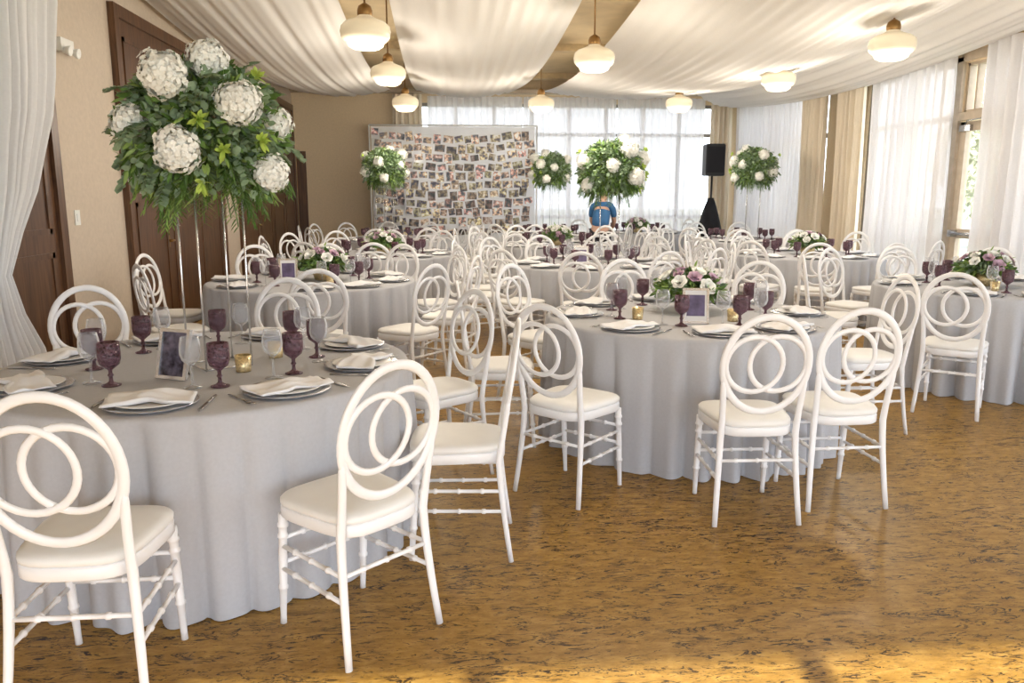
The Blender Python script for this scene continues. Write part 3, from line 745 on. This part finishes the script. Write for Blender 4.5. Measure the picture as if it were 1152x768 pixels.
# ---------------------------------------------------------------- wall fittings
e=empty('emergency_light',(XL,6.78,2.62))
mb=MB(); box(mb,(-0.01,-0.11,-0.05),(0.05,0.11,0.05)); obj('housing',mb,['plastic'],e)
for s in (-0.07,0.07):
    mb=MB(); lathe(mb,[(0,0),(0.02,0.0),(0.035,0.03),(0.04,0.05),(0.036,0.052),(0,0.045)],16)
    o=obj('lamp_head',mb,['plastic'],e,(0.05,s,-0.04)); o.rotation_euler=(0,math.radians(100),0)
tag(e,'white twin-head emergency light fixed to beige wall','emergency light')
e=empty('light_switch',(XL,6.76,1.3))
mb=MB(); box(mb,(0.001,-0.045,-0.06),(0.008,0.045,0.06)); obj('switch_plate',mb,['plastic'],e)
mb=MB(); box(mb,(0.008,-0.015,-0.03),(0.013,0.015,0.03)); obj('switch_rocker',mb,['plastic'],e)
tag(e,'white light switch plate on beige wall','light switch')
e=empty('wall_sensor',(XR,11.92,2.75))
mb=MB(); box(mb,(-0.05,-0.05,-0.08),(-0.001,0.05,0.08)); obj('sensor_body',mb,['plastic'],e)
tag(e,'small white sensor box on tan wall between drapes','wall sensor')

# ---------------------------------------------------------------- outside trees
def tree():
    e=empty('tree')
    mb=MB(); tube(mb,[(0,0,-0.15),(0.05,0.02,1.2),(0,0.1,2.6),(0.1,0,4.2)],0.13,scale=[1.2,1,0.8,0.4]); 
    for k in range(5):
        a=k*1.3; tube(mb,[(0,0.05,1.8+0.3*k),(0.7*math.cos(a),0.7*math.sin(a),2.6+0.35*k)],0.05,None,(0,0,1),scale=[1,0.4])
    obj('trunk',mb,['bark'],e)
    mb=MB()
    for i in range(2600):
        d=rdir(); b=V((0,0,2.6))+V((d.x*1.6,d.y*1.6,d.z*1.9))*rr(0.3,1)
        leaf(mb,b,d+rdir(),rdir(),rr(0.15,0.25),rr(0.08,0.14),0)
    obj('tree_crown',mb,['treeleaf'],e)
    tag(e,'leafy green tree growing outside the window','tree','trees outside'); return e
tr=tree()
for x,y in ((14.5,19.5),(16.5,23.5),(15.0,16.0),(18.0,20.5)): place(tr,(x,y,0),rr(0,6))

# ---------------------------------------------------------------- person
def skin(name,pts,edges,mat,parent,sub=2):
    me=bpy.data.meshes.new(name); me.from_pydata([p[:3] for p in pts],edges,[]); me.materials.append(M[mat])
    o=bpy.data.objects.new(name,me); COL.objects.link(o); o.parent=parent
    md=o.modifiers.new('skin','SKIN'); md.use_smooth_shade=True
    sv=me.skin_vertices[0].data
    for i,p in enumerate(pts):
        r_=p[3]; sv[i].radius=(r_,r_ if len(p)<5 else p[4])
    sv[0].use_root=True
    s=o.modifiers.new('sub','SUBSURF'); s.levels=sub; s.render_levels=sub
    return o
# leaning forward over a table: torso pitched, head lowered, both hands reaching in front
pe=empty('person',(PERSON[0],PERSON[1],0),math.radians(-20))
pts=[(0,0,0.92,0.14,0.10),(0,0.05,1.06,0.125,0.09),(0,0.15,1.21,0.155,0.10),(0,0.23,1.31,0.10,0.07),(0,0.28,1.36,0.05),(0,0.33,1.40,0.065,0.075),(0,0.38,1.46,0.075,0.09),(0,0.40,1.52,0.05,0.06),
 (-0.16,0.20,1.27,0.05),(-0.19,0.27,1.03,0.04),(-0.14,0.42,0.90,0.028),(-0.12,0.47,0.87,0.03,0.018),
 (0.16,0.20,1.27,0.05),(0.19,0.27,1.03,0.04),(0.14,0.42,0.90,0.028),(0.12,0.47,0.87,0.03,0.018),
 (-0.09,0,0.84,0.09),(-0.10,0.03,0.48,0.058),(-0.11,-0.02,0.1,0.04),(-0.11,0.12,0.04,0.035),
 (0.09,0,0.84,0.09),(0.10,0.03,0.48,0.058),(0.11,-0.02,0.1,0.04),(0.11,0.12,0.04,0.035),(0,0.47,1.45,0.018)]
ed=[(0,1),(1,2),(2,3),(3,4),(4,5),(5,6),(6,7),(3,8),(8,9),(9,10),(10,11),(3,12),(12,13),(13,14),(14,15),(0,16),(16,17),(17,18),(18,19),(0,20),(20,21),(21,22),(22,23),(6,24)]
for h,sx in ((11,-1),(15,1)):
    hx,hy,hz=pts[h][:3]
    for k in range(5):
        o_=(k-2)*0.014 if k<4 else -sx*0.03; L=(0.05,0.06,0.058,0.045,0.03)[k]
        i=len(pts); pts.append((hx+o_,hy+0.03+(0 if k<4 else -0.02),hz-0.01,0.009)); pts.append((hx+o_*1.1,hy+0.03+L,hz-0.03,0.008)); ed+=[(h,i),(i,i+1)]
skin('body',pts,ed,'skin',pe)
sp=[(0,0,0.90,0.165,0.125),(0,0.05,1.06,0.15,0.115),(0,0.15,1.21,0.17,0.115),(0,0.23,1.31,0.11,0.08),(-0.165,0.20,1.27,0.062),(-0.19,0.255,1.08,0.055),(0.165,0.20,1.27,0.062),(0.19,0.255,1.08,0.055)]
skin('shirt',sp,[(0,1),(1,2),(2,3),(3,4),(4,5),(3,6),(6,7)],'shirt',pe)
tp=[(0,0,0.95,0.15,0.11),(-0.09,0,0.84,0.105),(-0.10,0.03,0.48,0.075),(-0.11,-0.02,0.08,0.06),(0.09,0,0.84,0.105),(0.10,0.03,0.48,0.075),(0.11,-0.02,0.08,0.06)]
skin('trousers',tp,[(0,1),(1,2),(2,3),(0,4),(4,5),(5,6)],'pants',pe)
hp=[(0,0.40,1.535,0.078,0.085),(0,0.345,1.50,0.085,0.075),(0,0.30,1.42,0.065,0.045)]
skin('hair',hp,[(0,1),(1,2)],'hair',pe)
tag(pe,'person in blue shirt leaning forward beside the tables','person')

# ---------------------------------------------------------------- light
w=bpy.data.worlds.new('world'); scene.world=w; w.use_nodes=True
bg=w.node_tree.nodes['Background']; bg.inputs[0].default_value=(0.84,0.91,1.0,1); bg.inputs[1].default_value=5.3
s=bpy.data.lights.new('sun','SUN'); s.energy=15; s.angle=math.radians(0.6); s.color=(1,0.96,0.9)
so=bpy.data.objects.new('sun',s); so.rotation_euler=V((0.12,1,-0.492)).to_track_quat('-Z','Y').to_euler(); COL.objects.link(so)
